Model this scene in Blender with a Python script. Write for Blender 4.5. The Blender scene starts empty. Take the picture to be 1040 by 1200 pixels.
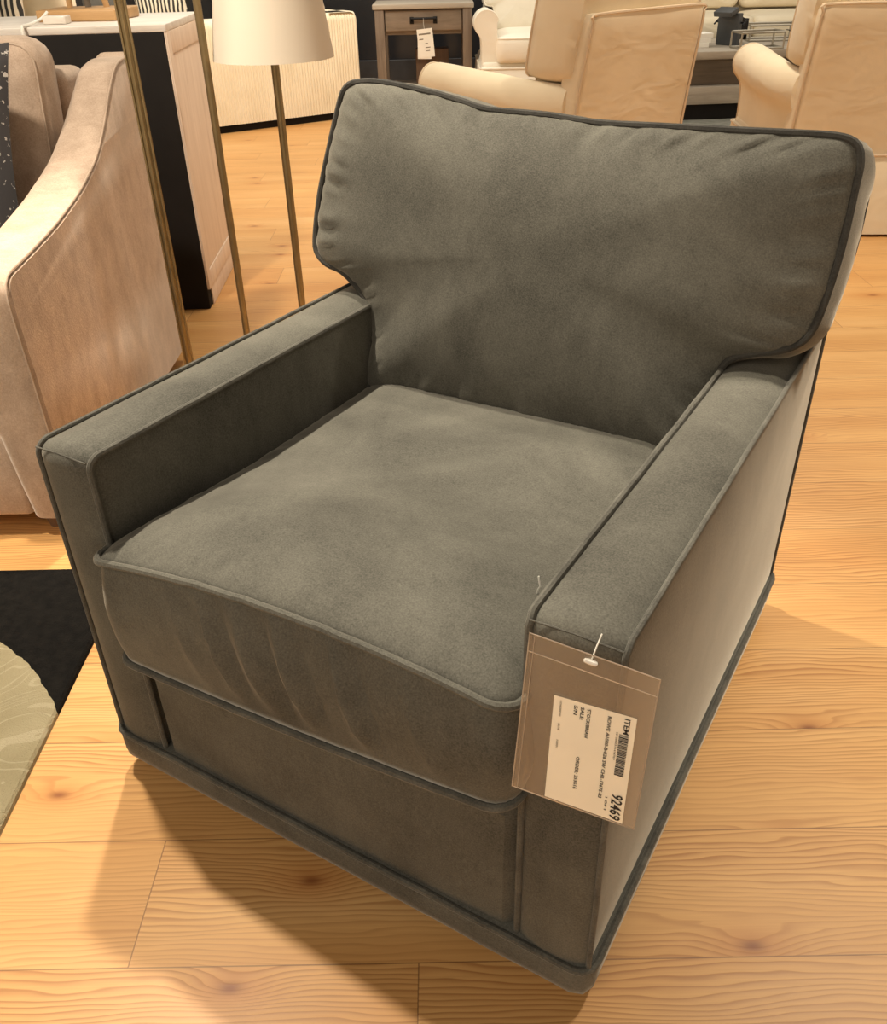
import bpy, bmesh, math, random
from mathutils import Vector, Matrix, noise
random.seed(7)
SC = bpy.context.scene
COL = SC.collection
PI = math.pi
rad = math.radians

# ------------------------------------------------------------------ helpers
def obj(name, bm, mat, parent=None, smooth=True, angle=35):
    bmesh.ops.recalc_face_normals(bm, faces=bm.faces)
    me = bpy.data.meshes.new(name)
    bm.to_mesh(me); bm.free()
    if smooth:
        for p in me.polygons: p.use_smooth = True
        try: me.set_sharp_from_angle(angle=rad(angle))
        except Exception: pass
    for m in (mat if isinstance(mat, (list, tuple)) else [mat]):
        me.materials.append(m)
    o = bpy.data.objects.new(name, me)
    COL.objects.link(o)
    if parent: o.parent = parent
    return o

def tag(o, label=None, cat=None, group=None, kind=None):
    if label: o['label'] = label
    if cat: o['category'] = cat
    if group: o['group'] = group
    if kind: o['kind'] = kind
    return o

def thing(name, label, cat, loc=(0, 0, 0), rz=0, group=None):
    o = bpy.data.objects.new(name, None); COL.objects.link(o)
    o.empty_display_size = .05
    o.location = loc; o.rotation_euler = (0, 0, rz)
    return tag(o, label, cat, group)

def struct(name, bm, mat, smooth=False):
    return tag(obj(name, bm, mat, None, smooth), kind='structure')

def copy_tree(o, parent=None):
    c = o.copy(); COL.objects.link(c)
    if parent: c.parent = parent
    for ch in list(o.children): copy_tree(ch, c)
    return c

def BM(): return bmesh.new()

def rbox(bm, lo, hi, r=.01, seg=3, mat=None):
    """box with rounded edges between two corners; mat: optional Matrix"""
    t = bmesh.new()
    bmesh.ops.create_cube(t, size=1)
    lo = Vector(lo); hi = Vector(hi); c = (lo+hi)/2; s = hi-lo
    for v in t.verts: v.co = Vector((v.co.x*s.x, v.co.y*s.y, v.co.z*s.z))+c
    r = min(r, min(s)*.49)
    if r > 0: bmesh.ops.bevel(t, geom=list(t.edges), offset=r, segments=seg, profile=.5, affect='EDGES')
    join(bm, t, mat)

def join(bm, t, mat=None):
    vs = {}
    for v in t.verts:
        vs[v] = bm.verts.new(mat @ v.co if mat else v.co)
    for f in t.faces:
        try:
            nf = bm.faces.new([vs[v] for v in f.verts]); nf.material_index = f.material_index
        except ValueError: pass
    t.free()

def catmull(pts, n, closed=False):
    """even resampling of a smooth curve through pts"""
    P = [Vector(p) for p in pts]; m = len(P)
    fine = []
    segs = m if closed else m-1
    for i in range(segs):
        g = (lambda k: P[k % m]) if closed else (lambda k: P[max(0, min(m-1, k))])
        a, b, c, d = g(i-1), g(i), g(i+1), g(i+2)
        for k in range(16):
            t = k/16
            fine.append(.5*((2*b)+(c-a)*t+(2*a-5*b+4*c-d)*t*t+(3*b-a-3*c+d)*t**3))
    if not closed: fine.append(P[-1].copy())
    return resample(fine, n, closed)

def resample(fine, n, closed=False):
    fine = [Vector(p) for p in fine]
    if closed: fine = fine+[fine[0]]
    L = [0]
    for a, b in zip(fine, fine[1:]): L.append(L[-1]+(b-a).length)
    out = []; j = 0
    for k in range(n):
        s = L[-1]*k/(n if closed else n-1)
        while j < len(L)-2 and L[j+1] < s: j += 1
        d = L[j+1]-L[j]
        out.append(fine[j].lerp(fine[j+1], (s-L[j])/d if d > 1e-12 else 0))
    return out

def tube(bm, pts, r, closed=False, seg=8, cap=True):
    P = [Vector(p) for p in pts]; n = len(P)
    rings = []; up = None
    for i in range(n):
        if closed: T = P[(i+1) % n]-P[i-1]
        else: T = P[min(i+1, n-1)]-P[max(i-1, 0)]
        if T.length < 1e-9: T = Vector((0, 0, 1))
        T.normalize()
        if up is None:
            up = Vector((0, 0, 1)) if abs(T.z) < .9 else Vector((1, 0, 0))
        up = (up-T*up.dot(T))
        if up.length < 1e-6: up = T.orthogonal()
        up.normalize(); sd = T.cross(up)
        rr = r[i] if isinstance(r, (list, tuple)) else r
        rings.append([bm.verts.new(P[i]+(up*math.cos(2*PI*k/seg)+sd*math.sin(2*PI*k/seg))*rr) for k in range(seg)])
    for i in range(n if closed else n-1):
        A = rings[i]; B = rings[(i+1) % n]
        for k in range(seg): bm.faces.new((A[k], A[(k+1) % seg], B[(k+1) % seg], B[k]))
    if not closed and cap:
        bm.faces.new(rings[0][::-1]); bm.faces.new(rings[-1])

def lathe(bm, prof, c=(0, 0, 0), n=40, cap=True):
    c = Vector(c); R = []
    for r, z in prof:
        R.append([bm.verts.new(c+Vector((r*math.cos(2*PI*k/n), r*math.sin(2*PI*k/n), z))) for k in range(n)])
    for A, B in zip(R, R[1:]):
        for k in range(n): bm.faces.new((A[k], A[(k+1) % n], B[(k+1) % n], B[k]))
    if cap:
        if prof[0][0] > 1e-4: bm.faces.new(R[0][::-1])
        if prof[-1][0] > 1e-4: bm.faces.new(R[-1])

def loft(bm, sections, closed_ring=True, caps=True):
    R = [[bm.verts.new(p) for p in s] for s in sections]
    for A, B in zip(R, R[1:]):
        n = len(A)
        for k in range(n if closed_ring else n-1):
            bm.faces.new((A[k], A[(k+1) % n], B[(k+1) % n], B[k]))
    if caps:
        bm.faces.new(R[0][::-1]); bm.faces.new(R[-1])

def arc(cx, cy, r, a0, a1, n):
    return [(cx+r*math.cos(rad(a0+(a1-a0)*k/n)), cy+r*math.sin(rad(a0+(a1-a0)*k/n))) for k in range(n+1)]

def nz(x, y=0., z=0.): return noise.noise(Vector((x, y, z)))

def cushion(bm, outline, P, centre, thick, puff=(.05, .03), rings=16, bulge=.01, wr=.0025, wfreq=40, side=6, sidewr=None, smooth=0):
    """boxed cushion. outline: 2D loop; P(u,w,d)->3D; d = 0 front seam, -thick back seam"""
    N = len(outline); c = Vector(centre)
    seed = random.random()*50
    def ring(t, d0, sgn, pf):
        row = []
        for i, o in enumerate(outline):
            q = c+(o-c)*t
            h = pf*(1-t**2.6)**.75
            e = (1-t)
            w = wr*math.exp(-((e-.10)/.10)**2)*(nz(i*wfreq/N, seed)+.6*nz(i*wfreq*2.1/N, seed+9)) if wr else 0
            row.append(bm.verts.new(P(q.x, q.y, d0+sgn*(h+w))))
        return row
    ts = [1-(k/rings)**1.25 for k in range(rings)]
    front = [ring(t, 0, 1, puff[0]) for t in ts]
    back = [ring(t, -thick, -1, puff[1]) for t in ts]
    cf = bm.verts.new(P(c.x, c.y, puff[0])); cb = bm.verts.new(P(c.x, c.y, -thick-puff[1]))
    def skin(R):
        for A, B in zip(R, R[1:]):
            for k in range(N): bm.faces.new((A[k], A[(k+1) % N], B[(k+1) % N], B[k]))
    skin(front); skin(back)
    for k in range(N):
        bm.faces.new((front[-1][k], front[-1][(k+1) % N], cf)); bm.faces.new((back[-1][(k+1) % N], back[-1][k], cb))
    walls = [front[0]]
    for j in range(1, side):
        s = j/side; row = []
        for i, o in enumerate(outline):
            tn = outline[(i+1) % N]-outline[i-1]; nn = Vector((tn.y, -tn.x)); 
            if nn.length > 0: nn.normalize()
            if nn.dot(o-c) < 0: nn = -nn
            b = bulge*math.sin(PI*s)
            if sidewr: b += sidewr(o, s, i/N)
            row.append(bm.verts.new(P(o.x+nn.x*b, o.y+nn.y*b, -thick*s)))
        walls.append(row)
    walls.append(back[0]); skin(walls)
    inner = [v for R, t in zip(front, ts) if t < .90 for v in R]+[cf]
    for _ in range(smooth): bmesh.ops.smooth_vert(bm, verts=inner, factor=.5, use_axis_x=True, use_axis_y=True, use_axis_z=True)

def pillow(bm, w, h, t, mat, n=18):
    """knife-edge throw pillow in local xz, facing -y"""
    def pt(i, j, s):
        u = -1+2*i/n; v = -1+2*j/n
        k = (1-.07*(1-abs(v))**1)*1; kk = (1-.07*(1-abs(u)))
        x = u*w/2*(1-.08*(1-v*v)*abs(u)**3); z = v*h/2*(1-.08*(1-u*u)*abs(v)**3)
        y = s*t/2*((1-u**2)*(1-v**2))**.42
        return mat @ Vector((x, y, z))
    F = [[bm.verts.new(pt(i, j, -1)) for j in range(n+1)] for i in range(n+1)]
    B = [[F[i][j] if i in (0, n) or j in (0, n) else bm.verts.new(pt(i, j, 1)) for j in range(n+1)] for i in range(n+1)]
    for i in range(n):
        for j in range(n):
            bm.faces.new((F[i][j], F[i+1][j], F[i+1][j+1], F[i][j+1]))
            try: bm.faces.new((B[i][j], B[i][j+1], B[i+1][j+1], B[i+1][j]))
            except ValueError: pass

# ------------------------------------------------------------------ materials
class NT:
    def __init__(s, name):
        s.m = bpy.data.materials.new(name); s.m.use_nodes = True
        s.t = s.m.node_tree; s.n = s.t.nodes; s.n.clear()
        s.out = s.n.new('ShaderNodeOutputMaterial')
    def new(s, typ, **kw):
        n = s.n.new(typ)
        for k, v in kw.items():
            if k.startswith('_'): setattr(n, k[1:], v)
            else: s.put(n, k, v)
        return n
    def put(s, n, key, v):
        i = n.inputs[int(key[1:])] if key[0] == 'i' and key[1:].isdigit() else n.inputs[key.replace('__', ' ')]
        if hasattr(v, 'is_linked') or hasattr(v, 'links'): s.t.links.new(v, i)
        else: i.default_value = v
    def math(s, op, a, b=0., c=None):
        n = s.n.new('ShaderNodeMath'); n.operation = op
        s.put(n, 'i0', a); s.put(n, 'i1', b)
        if c is not None: s.put(n, 'i2', c)
        return n.outputs[0]
    def noise(s, vec, scale, detail=2, rough=.5, dist=0., fac=True):
        n = s.new('ShaderNodeTexNoise', Vector=vec, Scale=scale, Detail=detail, Roughness=rough, Distortion=dist)
        return n.outputs[0]
    def ramp(s, fac, stops, interp='LINEAR'):
        n = s.n.new('ShaderNodeValToRGB'); n.color_ramp.interpolation = interp
        el = n.color_ramp.elements
        while len(el) < len(stops): el.new(.5)
        for e, (p, c) in zip(el, stops): e.position = p; e.color = (*c, 1) if len(c) == 3 else c
        s.put(n, 'i0', fac)
        return n.outputs[0]
    def mix(s, fac, a, b, mode='MIX'):
        n = s.n.new('ShaderNodeMix'); n.data_type = 'RGBA'; n.blend_type = mode
        s.put(n, 'i0', fac)
        for i, v in ((6, a), (7, b)):
            if isinstance(v, tuple): n.inputs[i].default_value = (*v, 1) if len(v) == 3 else v
            else: s.t.links.new(v, n.inputs[i])
        return n.outputs[2]
    def coord(s, which='Object'):
        return s.n.new('ShaderNodeTexCoord').outputs[which]
    def mapping(s, vec, scale=(1, 1, 1), rot=(0, 0, 0), loc=(0, 0, 0)):
        n = s.n.new('ShaderNodeMapping'); s.t.links.new(vec, n.inputs[0])
        n.inputs['Scale'].default_value = scale; n.inputs['Rotation'].default_value = rot; n.inputs['Location'].default_value = loc
        return n.outputs[0]
    def sep(s, vec):
        n = s.n.new('ShaderNodeSeparateXYZ'); s.t.links.new(vec, n.inputs[0]); return n.outputs
    def comb(s, x=0., y=0., z=0.):
        n = s.n.new('ShaderNodeCombineXYZ')
        for k, v in zip('i0 i1 i2'.split(), (x, y, z)): s.put(n, k, v)
        return n.outputs[0]
    def bump(s, h, strength=.3, dist=.01):
        n = s.new('ShaderNodeBump', Height=h, Strength=strength, Distance=dist); return n.outputs[0]
    def bsdf(s, color, rough=.6, metal=0., normal=None, sheen=0., sheen_tint=(1, 1, 1), sheen_rough=.5, spec=.5, **kw):
        n = s.n.new('ShaderNodeBsdfPrincipled')
        for k, v in (('Base Color', color), ('Roughness', rough), ('Metallic', metal), ('Sheen Weight', sheen), ('Sheen Roughness', sheen_rough), ('Specular IOR Level', spec)):
            i = n.inputs[k]
            if hasattr(v, 'links'): s.t.links.new(v, i)
            elif isinstance(v, tuple): i.default_value = (*v, 1) if len(v) == 3 else v
            else: i.default_value = v
        n.inputs['Sheen Tint'].default_value = (*sheen_tint, 1)
        for k, v in kw.items(): n.inputs[k.replace('__', ' ')].default_value = v
        if normal is not None: s.t.links.new(normal, n.inputs['Normal'])
        s.t.links.new(n.outputs[0], s.out.inputs[0])
        return n

def velvet(name, dark, light, sheen=.5, tint=(1, .95, .85), grain=900, streak=None, mottle=4.0, lo=.3, hi=.7, bmp=.12, rough=.85, srough=.45):
    t = NT(name); c = t.coord()
    v = c if streak is None else t.mapping(c, scale=streak)
    big = t.noise(v, mottle, 4, .6, .4)
    fine = t.noise(c, grain, 1, .6)
    mid = t.noise(t.mapping(c, scale=(1, 1, .35)), 70, 3, .7)
    f = t.math('ADD', t.math('ADD', t.math('MULTIPLY', big, .54), t.math('MULTIPLY', fine, .35)), t.math('MULTIPLY', mid, .11))
    col = t.ramp(f, [(lo, dark), (hi, light)])
    t.bsdf(col, rough, normal=t.bump(fine, bmp, .002), sheen=sheen, sheen_tint=tint, sheen_rough=srough, spec=.15)
    return t.m

def fabric(name, dark, light, scale=6, bmp=.25, sheen=.15, wrinkle=0., rough=.85):
    t = NT(name); c = t.coord()
    a = t.noise(c, scale, 3, .55); fine = t.noise(c, 260, 2, .6)
    col = t.ramp(a, [(.3, dark), (.7, light)])
    h = fine
    n = t.bump(fine, bmp*.4, .002)
    if wrinkle:
        w = t.noise(t.mapping(c, scale=(1, 1, 2.2)), 3.2, 2, .5, 1.2)
        b = t.new('ShaderNodeBump', Height=w, Strength=wrinkle, Distance=.05, Normal=n); n = b.outputs[0]
    t.bsdf(col, rough, normal=n, sheen=sheen, spec=.2)
    return t.m

def plain(name, color, rough=.5, metal=0., var=.12, scale=12, **kw):
    t = NT(name); a = t.noise(t.coord(), scale, 3, .6)
    d = tuple(max(0, x*(1-var)) for x in color); l = tuple(min(1, x*(1+var)) for x in color)
    t.bsdf(t.ramp(a, [(.3, d), (.7, l)]), rough, metal, **kw)
    return t.m

def wood(name, dark, light, scale=(2, 30, 30), rough=.55, extra=None):
    t = NT(name); c = t.coord(); v = t.mapping(c, scale=scale)
    g = t.noise(v, 1.0, 5, .65, .6); b = t.noise(c, 3, 2)
    f = t.math('ADD', t.math('MULTIPLY', g, .75), t.math('MULTIPLY', b, .25))
    st = [(.3, dark), (.68, light)] if not extra else [(.28, extra), (.4, dark), (.66, light)]
    t.bsdf(t.ramp(f, st), rough, normal=t.bump(g, .12, .004))
    return t.m

def floor_material():
    t = NT('pine_boards'); x, y, _ = t.sep(t.coord())
    W = .1945
    yb = t.math('DIVIDE', t.math('ADD', y, .143+20*W), W)
    row = t.math('FLOOR', yb); fy = t.math('SUBTRACT', yb, row)
    rn = t.new('ShaderNodeTexWhiteNoise', _noise_dimensions='1D', W=t.math('ADD', row, 3.3)).outputs['Value']
    Lb = 1.85
    JC = .245-(20*.38+6*.83)+40*1.85
    # joints at a=.135 in the row below the near seam and a=-.245 in the row above it
    off = t.math('ADD', t.math('MULTIPLY', row, .38), t.math('MULTIPLY', t.math('FLOOR', t.math('DIVIDE', row, 3.)), .83))
    xb = t.math('DIVIDE', t.math('ADD', t.math('ADD', x, off), JC), Lb)
    cell = t.math('FLOOR', xb); fx = t.math('SUBTRACT', xb, cell)
    idv = t.comb(cell, row, 1.7)
    rnd = t.new('ShaderNodeTexWhiteNoise', _noise_dimensions='3D', Vector=idv)
    r1 = rnd.outputs['Value']; rc = t.sep(rnd.outputs['Color'])
    # board-local shifted coordinates
    sx = t.math('ADD', x, t.math('MULTIPLY', r1, 37.)); sy = t.math('ADD', y, t.math('MULTIPLY', rc[0], 23.))
    P = t.comb(sx, sy, t.math('MULTIPLY', rc[1], 9.))
    # knots
    kv = t.new('ShaderNodeTexVoronoi', _voronoi_dimensions='2D', Vector=t.mapping(P, scale=(2.3, 4.6, 1)), Scale=1., Randomness=.95)
    kd = kv.outputs['Distance']
    kr = t.sep(kv.outputs['Color'])[0]
    kon = t.math('GREATER_THAN', kr, .45)
    k1 = t.math('MULTIPLY', kon, t.math('POWER', 2.718, t.math('MULTIPLY', t.math('MULTIPLY', kd, kd), -60.)))
    k2 = t.math('MULTIPLY', kon, t.math('POWER', 2.718, t.math('MULTIPLY', t.math('MULTIPLY', kd, kd), -700.)))
    warp = t.noise(t.mapping(P, scale=(1.1, 5.5, 1)), 1.6, 3, .5)
    warp2 = t.noise(t.mapping(P, scale=(5, 30, 1)), 1.5, 2, .5)
    ph = t.math('MULTIPLY', sy, 112.)
    ph = t.math('ADD', ph, t.math('MULTIPLY', warp, 9.5)); ph = t.math('ADD', ph, t.math('MULTIPLY', warp2, .9))
    ph = t.math('ADD', ph, t.math('MULTIPLY', k1, 2.6))
    rings = t.math('FRACT', ph)
    rings = t.math('POWER', rings, 2.8)
    rings = t.math('MULTIPLY', rings, t.math('SUBTRACT', 1., t.math('POWER', t.math('FRACT', ph), 14.)))
    amp = t.noise(t.mapping(P, scale=(.8, 4, 1)), 1.7, 2)
    amp = t.math('MULTIPLY', t.math('SUBTRACT', amp, .22), 2.6)
    amp = t.math('MINIMUM', t.math('MAXIMUM', amp, .28), 1.05)
    g = t.math('MULTIPLY', rings, amp)
    fib = t.noise(t.mapping(P, scale=(10, 320, 1)), 1., 3, .6)
    tone = t.noise(t.mapping(P, scale=(.9, 6, 1)), 1.3, 2)
    base = t.ramp(tone, [(.3, (.60, .315, .105)), (.55, (.70, .40, .15)), (.75, (.76, .47, .20))])
    base = t.mix(t.math('MULTIPLY', rc[2], .45), base, (.58, .28, .085))
    c2 = t.mix(t.math('MULTIPLY', g, 1.), base, (.27, .085, .018))
    c2 = t.mix(t.math('MULTIPLY', t.math('SUBTRACT', fib, .35), .7), c2, (.42, .20, .07))
    c2 = t.mix(t.math('MULTIPLY', k1, .5), c2, (.46, .17, .04))
    c2 = t.mix(t.math('MULTIPLY', k2, .9), c2, (.22, .07, .02))
    # seams
    e = t.math('MINIMUM', fy, t.math('SUBTRACT', 1., fy)); e = t.math('MULTIPLY', e, W)
    ex = t.math('MULTIPLY', t.math('MINIMUM', fx, t.math('SUBTRACT', 1., fx)), Lb)
    s = t.math('LESS_THAN', t.math('MINIMUM', e, ex), .0009)
    c3 = t.mix(t.math('MULTIPLY', s, .6), c2, (.12, .05, .02))
    t.bsdf(c3, .42, normal=t.bump(t.math('SUBTRACT', g, s), .05, .002), spec=.35)
    return t.m

M = {}
M['floor'] = floor_material()
M['velvet'] = velvet('grey_velvet', (.036, .0345, .0290), (.172, .163, .134), sheen=.42, tint=(1, .91, .76), grain=480, mottle=4.2, lo=.30, hi=.74, bmp=.12, srough=.32)
M['welt'] = velvet('grey_velvet_piping', (.040, .038, .032), (.14, .132, .11), sheen=.2, grain=420, mottle=20)
M['welt_shaded'] = velvet('shaded_grey_piping', (.020, .019, .017), (.065, .061, .053), sheen=.12, grain=420, mottle=20)  # piping colour darkened to paint in the shading along the back cushion edge
M['black_fabric'] = plain('black_underside', (.012, .011, .010), .9)
M['tan'] = velvet('tan_velvet', (.30, .215, .155), (.54, .41, .315), sheen=.35, tint=(1, .92, .82), grain=300, streak=(1, 1.8, .9), mottle=13, lo=.30, hi=.70, bmp=.3)
M['tan_welt'] = velvet('tan_velvet_seam', (.33, .24, .175), (.5, .38, .29), sheen=.3, mottle=20)
M['slip'] = fabric('beige_slipcover', (.66, .54, .375), (.74, .62, .445), 3, .2, .12, .12)
M['slipwelt'] = fabric('beige_piping', (.56, .43, .29), (.64, .50, .35), 3, .2, .1)
M['white'] = fabric('white_slipcover', (.78, .72, .60), (.86, .80, .69), 3, .2, .1, .15)
M['cream'] = fabric('cream_linen', (.74, .64, .47), (.82, .73, .56), 3, .2, .1, .25)
M['brass'] = plain('aged_brass', (.25, .19, .10), .36, .85, .1, 30)
M['shade'] = fabric('white_lampshade', (.70, .62, .51), (.73, .65, .54), 2, .1, 0)
M['black'] = plain('black_paint', (.013, .011, .010), .8, spec=.2)
M['blackmetal'] = plain('black_metal', (.012, .012, .013), .4, .6)
M['whitewash'] = wood('whitewashed_wood', (.66, .52, .41), (.78, .64, .52), (30, 30, 2.5), .6, (.42, .29, .20))
M['whitetop'] = wood('whitewashed_top', (.60, .54, .48), (.75, .70, .64), (3, 40, 30), .55, (.36, .31, .27))
M['weathered'] = wood('weathered_wood', (.13, .095, .065), (.27, .21, .155), (3, 30, 22), .6)
M['weathered_v'] = wood('weathered_wood_post', (.12, .085, .06), (.25, .19, .14), (30, 30, 3), .6)
M['greywood'] = wood('grey_oak', (.28, .235, .185), (.48, .42, .34), (2, 25, 25), .6)
M['darkwood'] = wood('dark_oak', (.07, .053, .038), (.16, .125, .09), (2, 25, 25), .55)
M['honey'] = wood('honey_wood', (.34, .19, .075), (.52, .31, .135), (3, 40, 40), .5)
M['brownwood'] = wood('brown_wood', (.10, .055, .03), (.17, .10, .06), (30, 30, 3), .5)
M['paper'] = plain('white_paper', (.84, .80, .72), .7, var=.03)
M['label'] = plain('cream_label_paper', (.93, .84, .67), .7, var=.03)
M['ink'] = plain('black_ink', (.018, .016, .014), .7)
M['fadedink'] = plain('grey_ink', (.20, .17, .13), .7)
M['plastic'] = plain('white_plastic', (.80, .77, .70), .35)
M['navy'] = plain('navy_gloss_paint', (.020, .022, .027), .16, var=.06)
M['trim'] = plain('dark_trim', (.045, .046, .05), .35)
M['far_wall'] = plain('beige_wall_paint', (.55, .45, .33), .8, var=.03)
M['redwood'] = plain('orange_wood', (.45, .22, .09), .5)
M['yellow'] = plain('yellow_card', (.55, .40, .06), .6)

def ribbed_material():
    t = NT('ribbed_cream'); x, y, z = t.sep(t.coord())
    c = t.noise(t.coord(), 4, 2)
    t.bsdf(t.ramp(c, [(.3, (.80, .70, .52)), (.7, (.88, .79, .62))]), .85, normal=t.bump(t.noise(t.coord(), 200, 2), .1, .003), sheen=.2, spec=.15)
    return t.m
M['ribbed'] = ribbed_material()

def speck_material():
    t = NT('speckled_charcoal'); c = t.coord()
    v = t.new('ShaderNodeTexVoronoi', Vector=c, Scale=62., Randomness=1.).outputs['Distance']
    n = t.noise(c, 26, 3, .7, 2.5)
    a = t.math('MULTIPLY', t.math('LESS_THAN', v, .42), t.math('GREATER_THAN', n, .56))
    t.bsdf(t.mix(a, (.022, .019, .021), (.42, .39, .36)), .85, sheen=.25)
    return t.m
M['speck'] = speck_material()

def stripe_material(name, a, b, scale, rot=0, dist=2.):
    t = NT(name); c = t.mapping(t.coord(), rot=(0, rot, 0))
    w = t.new('ShaderNodeTexWave', Vector=c, Scale=scale, Distortion=dist, Detail=1.)
    t.bsdf(t.ramp(w.outputs['Fac'], [(.42, a), (.58, b)]), .85)
    return t.m
M['bwstripe'] = stripe_material('black_white_check', (.03, .028, .026), (.75, .68, .55), 14)
M['creamstripe'] = stripe_material('cream_stripe', (.30, .25, .18), (.80, .72, .58), 9, .5)

def rug_material():
    t = NT('black_green_rug'); c = t.coord(); x, y, _ = t.sep(c)
    wob = t.math('MULTIPLY', t.math('SUBTRACT', t.noise(c, 30, 2), .5), .012)
    dx = t.math('SUBTRACT', x, -1.03); dy = t.math('SUBTRACT', y, -.02)
    d = t.math('SQRT', t.math('ADD', t.math('MULTIPLY', dx, dx), t.math('MULTIPLY', dy, dy)))
    inn = t.math('LESS_THAN', t.math('ADD', d, wob), .625)
    fine = t.noise(c, 420, 2, .7)
    mid = t.noise(c, 8, 3)
    blk = t.ramp(t.noise(c, 60, 3, .7), [(.35, (.003, .0025, .002)), (.75, (.012, .010, .008))])
    warp = t.noise(c, 4.5, 1, .5, 1.2)
    ph = t.math('FRACT', t.math('MULTIPLY', warp, 13.))
    line = t.math('LESS_THAN', t.math('ABSOLUTE', t.math('SUBTRACT', ph, .5)), .09)
    grn = t.ramp(mid, [(.3, (.34, .285, .165)), (.7, (.48, .41, .26))])
    grn = t.mix(t.math('MULTIPLY', line, .6), grn, (.60, .51, .35))
    grn = t.mix(t.math('MULTIPLY', fine, .6), grn, (.24, .19, .105))
    col = t.mix(inn, blk, grn)
    h = t.math('ADD', t.math('MULTIPLY', fine, .5), t.math('MULTIPLY', t.math('MULTIPLY', line, inn), .6))
    t.bsdf(col, .95, normal=t.bump(h, .9, .012), sheen=.02, spec=.1)
    return t.m
M['rug'] = rug_material()
M['greyrug'] = fabric('grey_rug', (.16, .16, .13), (.24, .235, .20), 20, .5)

def clear_material():
    t = NT('clear_plastic')
    tr = t.n.new('ShaderNodeBsdfTransparent'); tr.inputs[0].default_value = (.97, .91, .83, 1)
    df = t.n.new('ShaderNodeBsdfDiffuse'); df.inputs[0].default_value = (.62, .49, .37, 1)  # tan diffuse paints in the warm room light reflected by the sleeve
    gl = t.n.new('ShaderNodeBsdfGlossy'); gl.inputs[0].default_value = (1, .95, .88, 1); gl.inputs[1].default_value = .22
    wv = t.noise(t.coord(), 14, 2)
    gl_n = t.bump(wv, .3, .01); t.t.links.new(gl_n, gl.inputs['Normal'])
    m1 = t.n.new('ShaderNodeMixShader'); m1.inputs[0].default_value = .30
    t.t.links.new(tr.outputs[0], m1.inputs[1]); t.t.links.new(df.outputs[0], m1.inputs[2])
    m2 = t.n.new('ShaderNodeMixShader'); m2.inputs[0].default_value = .06
    t.t.links.new(m1.outputs[0], m2.inputs[1]); t.t.links.new(gl.outputs[0], m2.inputs[2])
    t.t.links.new(m2.outputs[0], t.out.inputs[0])
    return t.m
M['clear'] = clear_material()

# ------------------------------------------------------------------ setting
b = BM()
vs = [b.verts.new(p) for p in ((-9, -4, 0), (9, -4, 0), (9, 10, 0), (-9, 10, 0))]; b.faces.new(vs)
struct('floor', b, M['floor'])
b = BM(); rbox(b, (-6, 7.55, 0), (1.25, 7.7, 3.0), 0); struct('wall_back', b, M['navy'])
b = BM(); rbox(b, (-6, 7.53, 0), (1.25, 7.5499, .25), .004); struct('baseboard_back', b, M['trim'])
b = BM(); rbox(b, (-9, 9.9, 0), (9, 10.0, 3.0), 0); struct('wall_rear', b, M['far_wall'])

# ------------------------------------------------------------------ the grey armchair
CH = thing('swivel_armchair', 'dark grey velvet swivel armchair with track arms and piped cushions in the foreground', 'armchair', (0, 0, 0), rad(-31))
G = .025
W2, AW, H, ZB, D = .395, .0928, .568+G, .0594+G, .8955
V, WELT = M['velvet'], M['welt']

def arm(side):
    xin, xout = side*(W2-AW), side*W2
    r = .022
    def prof(off=0., yo=0., n=26):
        """front bottom -> up -> over -> rear bottom, in (y, z)"""
        pts = []
        for k in range(10): pts.append((0-off, ZB+(H-r-ZB)*k/10))
        pts += [(r-(r+off)*math.cos(rad(a)), H-r+(r+off)*math.sin(rad(a))) for a in range(0, 91, 10)]
        for k in range(1, n): pts.append((r+(D-2*r)*k/n, H+off))
        pts += [(D-r+(r+off)*math.sin(rad(a)), H-r+(r+off)*math.cos(rad(a))) for a in range(0, 91, 10)]
        for k in range(1, 9): pts.append((D+off, H-r-(H-r-ZB)*k/8))
        return pts
    b = BM(); S = 12; secs = []
    base = prof(0)
    for i in range(S+1):
        s = i/S; x = xin+(xout-xin)*s
        edge = 1-abs(2*s-1)
        o = -.006+.0105*(1-(1-min(1, edge*1.0))**2.4)
        cur = []
        for j, (y, z) in enumerate(prof(o)):
            o2 = .0015*nz(x*9, y*7, z*7)
            cur.append((x, y, z+o2))
        secs.append(cur)
    # side panels: slightly pillowed
    loft(b, secs, closed_ring=True, caps=False)
    def panel(sec, x, sgn):
        cy, cz = D/2, (H+ZB)/2
        rings = []
        for t in (1, .985, .95, .85, .6, .3):
            h = .007*(1-t**6)
            rings.append([(x+sgn*h, cy+(p[1]-cy)*t, cz+(p[2]-cz)*t) for p in sec])
        R = [[b.verts.new(p) for p in q] for q in rings]
        n = len(sec)
        for A, B in zip(R, R[1:]):
            for k in range(n): b.faces.new((A[k], A[(k+1) % n], B[(k+1) % n], B[k]))
        b.faces.new(R[-1])
    panel(secs[0], xin, -side); panel(secs[-1], xout, side)
    bmesh.ops.remove_doubles(b, verts=b.verts, dist=1e-5)
    a = obj('arm', b, V, CH, angle=50)
    for x in (xin, xout):
        b = BM()
        pr = [(x+.0015*(1 if x == xout else -1)*side+.0012*nz(k*.35, x*9), y, z) for k, (y, z) in enumerate(prof(-.0035))]
        tube(b, pr, .0042 if x == xin else .0034, seg=8)
        obj('piping', b, WELT, a)
    # the stitched join between front strip and top strip
    b = BM()
    tube(b, [(xin+(xout-xin)*k/12, -.0012+.003, H-.006-.0016*abs(k-6)/6) for k in range(13)], .0012, seg=6)
    obj('seam', b, WELT, a)
arm(-1); arm(1)

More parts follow.
